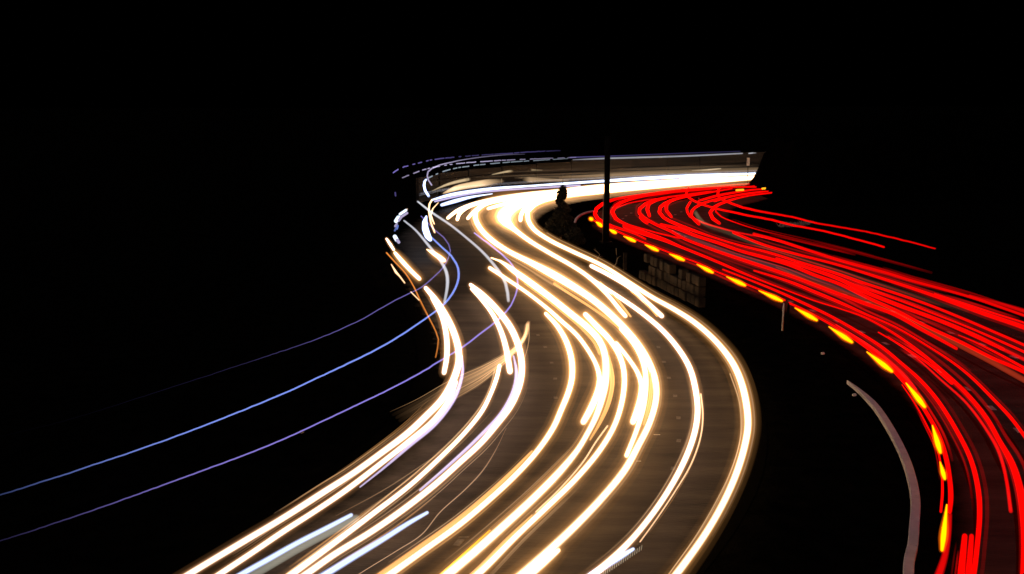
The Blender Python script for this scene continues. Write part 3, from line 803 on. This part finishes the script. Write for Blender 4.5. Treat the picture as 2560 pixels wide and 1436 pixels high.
trail(TL, 'stubby far red line below the amber spots', R, ZT, 7, [(1786, 503, 7), (1810, 496, 7), (1850, 487, 6), (1900, 480, 5), (1940, 478, 4)])
trail(TL, 'upper dim red line on the far straight', DR, ZT, 6, [(1640, 482, 5), (1720, 475, 6), (1830, 463, 6), (1915, 459, 4)])
trail(TL, 'short dim red line left of the upper far straight', DR, ZT, 4, [(1525, 500), (1570, 493), (1620, 486)], boost=1.4)
# exit slip road, lamps of a tall vehicle
trail(TL, 'thin red line leaving to the right, lower of the two ending in the dark', R, 2.6, 5, [(1722, 470, 6), (1715, 483, 6), (1717, 491, 6), (1734, 502, 6), (1754, 511, 6), (1789, 521, 6), (1859, 537, 6), (1929, 550, 6), (1966, 560, 6), (2059, 578, 5.5), (2138, 598, 5.5), (2210, 618, 5.5)], wob=.3)
trail(TL, 'thin red line leaving to the right, upper of the two ending in the dark', R, 2.6, 5, [(1798, 470, 6), (1794, 485, 6), (1798, 494, 6), (1831, 510, 6), (1887, 526, 6), (1980, 543, 5), (2032, 556, 5), (2165, 580, 4.5), (2270, 604, 4.5), (2338, 622, 4)], wob=.3, boost=.8)
# fast lanes
trail(TL, 'uppermost red line of the band at the right edge', R, ZT, 8, [(1884, 585, 7), (1940, 600, 8), (2020, 626, 8), (2100, 651, 8), (2218, 683, 8), (2272, 700, 8), (2352, 722, 8), (2432, 745, 8), (2560, 789, 8), (2660, 825, 9)], boost=.75)
trail(TL, 'dim red line above the uppermost one at the right edge', DR, ZT, 8, [(2424, 739, 6), (2490, 757, 9), (2560, 778, 12), (2640, 805, 13)], boost=.7)
trail(TL, 'second red line of the band from the top, thickening to the right', R, ZT, 9, [(1833, 582, 7), (1908, 612, 8), (1988, 635, 8), (2100, 664, 8), (2216, 700, 9), (2304, 729, 10), (2384, 757, 12), (2464, 786, 13), (2560, 819, 14), (2660, 860, 15)])
trail(TL, 'thin red line riding on the second line near the right edge', R, ZT, 5, [(2336, 734, 3), (2420, 762, 5), (2500, 788, 5), (2560, 807, 5), (2640, 838, 5)])
trail(TL, 'thick red line fading at the right edge, fourth from the top', R, ZT, 10, [(1941, 646, 6), (2020, 670, 9), (2100, 699, 11), (2160, 729, 12), (2256, 767, 12), (2352, 803, 12), (2432, 837, 13), (2480, 860, 12), (2507, 873, 10)])
trail(TL, 'dim red band carrying on from the fourth line', DR, ZT, 10, [(2500, 870), (2560, 899), (2640, 940)], boost=1.0)
trail(TL, 'thin red line between the third and fourth', R, ZT, 6, [(2080, 693, 5), (2160, 721, 5), (2256, 754, 6), (2336, 785, 6), (2400, 810, 6), (2464, 837, 7), (2560, 880, 8), (2640, 916, 8)])
trail(TL, 'thin red line below the fourth at the right edge', R, ZT, 6, [(2396, 838, 3), (2432, 853, 5), (2496, 885, 7), (2560, 920, 8), (2640, 962, 8)])
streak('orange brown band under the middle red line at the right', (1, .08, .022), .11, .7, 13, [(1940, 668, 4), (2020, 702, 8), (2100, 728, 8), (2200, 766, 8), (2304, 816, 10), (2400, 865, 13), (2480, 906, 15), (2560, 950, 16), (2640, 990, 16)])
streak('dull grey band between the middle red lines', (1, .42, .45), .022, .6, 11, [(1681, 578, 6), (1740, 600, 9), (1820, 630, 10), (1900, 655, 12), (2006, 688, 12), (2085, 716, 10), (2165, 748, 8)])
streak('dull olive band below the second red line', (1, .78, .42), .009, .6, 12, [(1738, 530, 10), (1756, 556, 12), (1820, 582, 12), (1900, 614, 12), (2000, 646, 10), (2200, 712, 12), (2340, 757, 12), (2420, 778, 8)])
trail(TL, 'red line with a blunt start curving down inside the outer curve', R, ZT, 8, [(1807, 674, 5), (1876, 701, 6), (1940, 727, 7), (2004, 756, 8), (2084, 795, 8), (2160, 839, 8), (2208, 871, 9), (2256, 911, 9), (2300, 950, 10), (2343, 1000, 11), (2391, 1076, 12), (2428, 1152, 13), (2446, 1228, 14), (2449, 1288, 14), (2443, 1364, 14), (2433, 1440, 15), (2415, 1500, 15)])
trail(TL, 'thin red line ending at the right edge below the middle', R, ZT, 7, [(1885, 677, 5), (1972, 704, 8), (2036, 730, 9), (2100, 757, 9), (2160, 784, 7), (2240, 819, 6), (2320, 866, 6), (2384, 908, 7), (2430, 945, 8), (2485, 1000, 9), (2528, 1046, 10), (2562, 1092, 10), (2600, 1150, 11)])
trail(TL, 'deep red line left of the outer curve, ending bluntly near the bottom', DR, ZT, 8, [(2220, 842, 4), (2288, 892, 5), (2350, 948, 6), (2416, 1008, 7), (2467, 1076, 8), (2498, 1132, 9), (2516, 1200, 9), (2527, 1279, 10)])
trail(TL, 'bright lower half of the outer red curve', R, ZT, 6, [(2196, 831, 4), (2256, 866, 6), (2320, 909, 7), (2380, 960, 7)])
trail(TL, 'red line running under the amber dashes, first from the median', R, ZT, 6, [(1480, 549, 4), (1505, 562, 5), (1531, 573, 5), (1573, 592, 5), (1628, 614, 5), (1690, 638, 5), (1748, 659, 5), (1788, 678, 5), (1820, 691, 6), (1873, 714, 6), (1908, 728, 6), (1962, 751, 6)])
trail(TL, 'red line beside the median curving down past the marker post', R, ZT, 9, [(1973, 758, 7), (2016, 778, 7), (2105, 828, 7), (2160, 864, 9), (2210, 902, 12), (2252, 944, 13), (2291, 994, 11), (2321, 1040, 11), (2346, 1086, 12), (2364, 1140, 13), (2374, 1197, 13), (2377, 1243, 14), (2374, 1280, 12)])
trail(TL, 'thin red line left of the one past the marker post', R, ZT, 5, [(2255, 962, 3), (2290, 1014, 4), (2318, 1066, 4.5), (2342, 1118, 5), (2354, 1180, 6), (2356, 1232, 7), (2352, 1280, 7)])
trail(TL, 'dark red line finishing the median side curve at the bottom', DR, ZT, 15, [(2375, 1286, 10), (2372, 1334, 12), (2362, 1390, 16), (2346, 1440, 20), (2325, 1490, 20)], boost=.7)
trail(TL, 'deep red line between the median line and the next', DR, ZT, 6, [(2090, 812, 4), (2160, 856, 6), (2206, 890, 7), (2250, 930, 8), (2290, 974, 6)])
trail(TL, 'thick red bar with a square top at the bottom edge, left of its twin', R, ZT, 16, [(2412, 1340, 15), (2408, 1380, 17), (2402, 1440, 19), (2394, 1500, 20)])
trail(TL, 'thick red bar with a square top at the bottom edge, right of its twin', R, ZT, 15, [(2429, 1340, 13), (2426, 1380, 15), (2420, 1440, 17), (2412, 1500, 18)], boost=.8)

# blinking amber indicator: separate dashes of one lamp
def indicator():
    root = empty('indicator_trail', at(1930, 743, 1.05))
    tag(root, 'row of yellow amber dashes from a blinking lamp along the median edge', 'light trail')
    base = root.location.copy()
    D = [((1476, 547), (1480, 549), 8), ((1490, 555), (1505, 566), 8), ((1523, 574), (1540, 583), 8), ((1559, 591), (1588, 604), 8), ((1612, 612), (1645, 627), 8.5), ((1673, 635), (1710, 651), 9), ((1742, 661), (1782, 682), 9),
         ((1816, 692), (1863, 714), 10), ((1897, 727), (1955, 753), 10.5), ((1987, 770), (2042, 801), 11), ((2072, 817), (2130, 856), 12), ((2167, 880), (2230, 929), 13), ((2265, 958), (2312, 1018), 13), ((2331, 1064), (2351, 1132), 13),
         ((2350, 1155), (2362, 1198), 11), ((2367, 1262), (2355, 1376), 14)]
    for (x0, y0), (x1, y1), w in D:
        n = 9
        L = math.hypot(x1 - x0, y1 - y0)
        w *= .86
        for share, (c, k, hal) in ((0.60, ((1.7, .84, .0), 1.0, False)), (1.15, ((1.3, .33, .0), 1.0, True)), (2.1, ((.9, .14, .0), .24, True))):
            out, rad = [], []
            for i in range(n):
                t = i / (n - 1)
                p = at(x0 + (x1 - x0) * t, y0 + (y1 - y0) * t, 1.05)
                out.append(p - base)
                prof = min(1, .28 + 1.25 * t) * (1 - .35 * max(0, t - .75) / .25) if L > 14 else 1
                rad.append(max(.12, prof) * .5 * w * share * mperpx(p))
            V, F, PW = [], [], []
            tube(out, rad, [1] * n, 8, V, F, PW)
            if hal:
                o = new('glow', V, F, halo_mat(c, k / (1.5 * max(rad))), dash, smooth=True)
            else:
                dash = o = new('amber_dash', V, F, glow_mat(c, k), root, smooth=True)
                q = o.data.attributes.new('power', 'FLOAT', 'POINT')
                q.data.foreach_set('value', PW)
indicator()
for lab, x0, y0, x1, y1 in (('small amber spot on the far red straight, left of its twin', 1841, 476, 1858, 475), ('small amber spot on the far red straight beside the dark bank', 1906, 472, 1924, 471)):
    o = trail('indicator_trail', lab, 'gold', 1.0, 6, [(x0, y0), (x1, y1)], halo=False)
    o['group'] = 'small amber spots on the far straight'

# ------------------------------------------------------------------ objects beside the road
def box(name, c, sx, sy, sz, mat, parent, rz=0.0, bev=0.0):
    bm = bmesh.new()
    bmesh.ops.create_cube(bm, size=1)
    bmesh.ops.scale(bm, vec=(sx, sy, sz), verts=bm.verts)
    if bev:
        bmesh.ops.bevel(bm, geom=bm.edges[:], offset=bev, segments=2, affect='EDGES')
    bmesh.ops.rotate(bm, matrix=Matrix.Rotation(rz, 3, 'Z'), verts=bm.verts)
    bmesh.ops.translate(bm, vec=c, verts=bm.verts)
    me = bpy.data.meshes.new(name)
    bm.to_mesh(me)
    bm.free()
    me.materials.append(mat)
    o = bpy.data.objects.new(name, me)
    COL.objects.link(o)
    o.parent = parent
    return o

def rod(name, pts, rad, mat, parent=None, sides=10):
    V, F, PW = [], [], []
    tube([Vector(p) for p in pts], rad, [1] * len(pts), sides, V, F, PW, False)
    return new(name, V, F, mat, parent, smooth=True)

# tall dark post standing in the median in front of the far wall
b = at(1515, 607, 0)
post = empty('lamp_post', b)
tag(post, 'tall dark post standing in the median before the bright far bundle', 'post')
rod('shaft', [(0, 0, -.1), (0, 0, 4), (0, 0, 9.0)], [.27, .255, .24], M_steel, post, 14)
box('base_plate', (0, 0, .06), .95, .95, .12, M_steel, post, .2, .02)
rod('cable_conduit', [(-.30, -.08, 0), (-.30, -.08, 4.1)], [.028, .028], M_bark, post, 6)
box('door', (0, -.262, 1.1), .22, .05, .6, M_steel, post, 0, .01)

# sign board silhouette with a mast on top and the shrubs round its foot
def leaf_crown(name, centre, size, n, leaf, parent, seed, mat=M_leaf):
    r = random.Random(seed)
    V, F = [], []
    for i in range(n):
        while True:
            u = Vector((r.uniform(-1, 1), r.uniform(-1, 1), r.uniform(-1, 1)))
            if u.length <= 1:
                break
        k = 1 - .35 * max(0, u.z)
        p = Vector((centre[0] + u.x * size[0] * k, centre[1] + u.y * size[1] * k, centre[2] + u.z * size[2]))
        p += Vector((math.sin(p.z * 5 + seed), math.cos(p.z * 4), math.sin(p.x * 6))) * .08
        a = Vector((r.gauss(0, 1), r.gauss(0, 1), r.gauss(0, 1))).normalized()
        c = a.orthogonal().normalized()
        s = leaf * r.uniform(.6, 1.3)
        k0 = len(V)
        V += [p - a * s, p + c * s * .45, p + a * s, p - c * s * .45]
        F.append((k0, k0 + 1, k0 + 2, k0 + 3))
    return new(name, V, F, mat, parent)

b = at(1402, 596, 0)
sh = empty('shrub', b)
tag(sh, 'dark shrub with a narrow upright crown blotting out the far bright bundle', 'shrub')
rod('stem', [(0, 0, -.1), (.05, 0, 1.5), (.1, 0, 4.4)], [.10, .08, .03], M_bark, sh, 7)
rod('twig', [(.1, 0, 4.2), (.14, 0, 5.0), (.13, 0, 5.6)], [.025, .02, .012], M_bark, sh, 5)
r_ = random.Random(21)
lobes = [(.05, 4.15, .42, .50, 500), (.12, 3.75, .50, .42, 500), (-.02, 3.3, .44, .5, 420), (.22, 2.7, .55, .6, 520), (-.2, 2.2, .6, .55, 520), (.35, 1.7, .8, .6, 620), (-.55, 1.3, .75, .7, 620), (.1, .9, 1.0, .8, 700), (-.95, .7, .6, .6, 420), (.8, .8, .7, .7, 480)]
for i, (cx, cz, sx, sz, n) in enumerate(lobes):
    leaf_crown('foliage', (cx, r_.uniform(-.3, .3), cz), (sx, sx, sz), n, .13, sh, 11 + i)
    q = (cx + r_.uniform(-.6, .6) * sx * 1.6, 0, cz + sz * r_.uniform(.7, 1.15))
    rod('twig', [(cx * .4, 0, cz - sz * .4), ((cx * .4 + q[0]) / 2, .05, cz + .1), q], [.03, .018, .008], M_bark, sh, 5)
for k, (x, y, sx, sz, lab) in enumerate(((1374, 598, .55, .6, 'low dark shrub at the left foot of the upright shrub'), (1437, 612, .9, .8, 'low dark shrub at the right foot of the upright shrub'))):
    b = at(x, y, 0)
    s2 = empty('shrub', b)
    tag(s2, lab, 'shrub')
    rod('stem', [(0, 0, -.1), (.03, 0, sz * .8)], [.05, .02], M_bark, s2, 6)
    leaf_crown('foliage', (0, 0, sz * .8), (sx, sx * .8, sz), 1100, .12, s2, 31 + k)

# bare saplings beside the rightmost white trail
def sapling(label, px, tw):
    b = at(*px[0], 0)
    root = empty('bare_sapling', b)
    tag(root, label, 'sapling', 'bare saplings at the median edge')
    m = mperpx(b)
    def to(q):
        return ((q[0] - px[0][0]) * m, 0.12 * math.sin(q[1]), (px[0][1] - q[1]) * m)
    rod('stem', [to(q) for q in px], [.05 * (1 - .7 * i / (len(px) - 1)) for i in range(len(px))], M_bark, root, 6)
    for t in tw:
        rod('twig', [to(q) for q in t], [.022, .014, .008][:len(t)], M_bark, root, 5)
sapling('bare forked sapling left of the other, close to the rightmost white trail', [(1490, 655), (1494, 645), (1499, 637), (1493, 630), (1484, 624)], [[(1494, 646), (1503, 640), (1511, 642)], [(1499, 637), (1490, 628), (1487, 619)]])
sapling('bare crooked sapling right of the other, near the panelled wall', [(1534, 669), (1540, 659), (1543, 648), (1541, 636), (1539, 620)], [[(1540, 659), (1534, 664), (1530, 668)], [(1543, 648), (1548, 641), (1552, 640)]])

# low block wall in the median
def block_wall():
    a, b = at(1604, 697, 0), at(1752, 771, 0)
    root = empty('block_wall', a)
    tag(root, 'low dim brown wall of weathered blocks in the dark median', 'wall')
    d = b - a
    L = d.length
    ang = math.atan2(d.y, d.x)
    n = 16
    r = random.Random(3)
    for row in range(3):
        for i in range(n):
            if row == 2 and i in (0, 2, 5, 9, 10, 12):
                continue
            if i in (0, 1, 2) and row == 1:
                continue
            w = L / n
            u = d.normalized()
            c = u * (w * (i + .5 + (.0 if row % 2 else .18))) + Vector((0, 0, .34 + row * .62))
            off = r.uniform(-.08, .08)
            c += Vector((-u.y, u.x, 0)) * off
            box('block', c, w * .93, .45, .56, M_block, root, ang + r.uniform(-.02, .02), .03)
block_wall()

# roadside marker posts
def marker(label, x, yb, h, w, mat, tilt=0):
    b = at(x, yb, 0)
    root = empty('marker_post', b)
    tag(root, label, 'marker post', None)
    rod('shaft', [(0, 0, -.1), (0, 0, h * .8), (tilt, 0, h)], [w, w, w * .6], mat, root, 8)
    box('reflector', (0, -w - .004, h * .82), w * 1.2, .012, h * .12, M_white if mat is M_white else M_steel, root)
marker('slim white marker post standing between two amber dashes', 1956, 826, 1.45, .05, M_white)
marker('slim dark marker post right of the white one, cutting the red line', 1969, 812, 1.2, .07, M_steel)

# white reflector plate over the far bundle's right end
b = at_depth(1870, 416, 150)
b.z = 0
sg = empty('reflector_sign', b)
tag(sg, 'small white plate standing at the right end of the far wall', 'sign')
zc = at_depth(1870, 405, 150).z
rod('shaft', [(0, 0, -.1), (0, 0, zc)], [.05, .05], M_steel, sg, 6)
box('plate', (0, -.06, zc), .42, .04, 1.15, M_white, sg, 0, .01)

# concrete kerb along the inside of the right carriageway, in stones
def kerb(label, px, w, nst, z=.12, taper=False):
    P = [(x, y) for x, y in px]
    line = path(P, z, 5)
    line = resample(line, nst * 5 + 1)
    root = empty('kerb', line[0])
    tag(root, label, 'kerb', 'concrete kerb runs beside the right carriageway')
    for i in range(nst):
        seg = line[i * 5:i * 5 + 6]
        V, F = [], []
        for k, p in enumerate(seg):
            a, b = seg[max(0, k - 1)], seg[min(5, k + 1)]
            t = (b - a).normalized()
            s = Vector((-t.y, t.x, 0))
            q = p + (t * .012 if k == 0 else t * -.012 if k == 5 else t * 0)
            ww = w * (min(1, .12 + (i * 5 + k) * .11) if taper else 1)
            for e, zz in ((-1, -.14), (-1, 0), (-.85, .02), (.85, .02), (1, 0), (1, -.14)):
                V.append(q + s * (e * ww / 2) + Vector((0, 0, zz)) - line[0])
        for k in range(5):
            for j in range(5):
                a = k * 6 + j
                F.append((a, a + 1, a + 7, a + 6))
        F.append((0, 1, 2, 3, 4, 5))
        F.append((35, 34, 33, 32, 31, 30))
        new('kerb_stone', V, F, M_concrete, root)
kerb('pale grey concrete kerb curving down to the bottom edge in the dark median', [(2118, 952), (2150, 976), (2190, 1015), (2230, 1076), (2262, 1140), (2280, 1195), (2289, 1250), (2286, 1310), (2282, 1360), (2273, 1400), (2270, 1450), (2255, 1520)], .27, 11, taper=True)
kerb('faint grey kerb arc in the median left of the post', [(1437, 556), (1440, 547), (1450, 538), (1465, 531), (1484, 527)], .2, 5)

# pale dry tuft by the exit line
def tuft(label, x, y, span, h, n, seed):
    b = at(x, y, 0)
    r = random.Random(seed)
    V, F = [], []
    for i in range(n):
        px_ = r.uniform(-span, span)
        p = Vector((px_, r.uniform(-.5, .5), -.05))
        lean = Vector((r.gauss(.25, .3), r.gauss(0, .2), r.uniform(.4, 1) * h))
        s = .05
        k = len(V)
        V += [p + Vector((-s, 0, 0)), p + Vector((s, 0, 0)), p + lean]
        F.append((k, k + 1, k + 2))
    o = new('grass_tuft', V, F, M_straw)
    o.location = b
    return tag(o, label, 'grass tuft')
tuft('pale dry grass tuft under the lower thin red line leaving right', 1975, 566, 1.1, .55, 240, 4)
tuft('small pale grass tuft right of the larger dry tuft', 2012, 560, .45, .4, 90, 5)

# small reflector studs lying in the dark
for i, (x, y, lab) in enumerate(((2057, 886, 'tiny grey stud in the dark median below the amber dashes'), (2136, 990, 'tiny grey stud touching the upper end of the pale kerb'), (1747, 497, 'tiny white glint stud between the far red loops'), (755, 1082, 'tiny warm stud below the lowest violet trail'))):
    b = at(x, y, 0)
    o = box('ground_stud', (0, 0, .04), .16, .12, .10, M_white if i != 3 else M_bark, None, .3, .02)
    o.location = b
    tag(o, lab, 'road stud', 'small studs in the dark ground')

b = at(1562, 674, 0)
o = empty('wooden_post', b)
tag(o, 'short stubby brown post right of the bare saplings', 'post')
box('shaft', (0, 0, .55), .26, .2, 1.2, M_block, o, .1, .02)
box('cap', (0, 0, 1.18), .30, .24, .06, M_block, o, .1, .015)
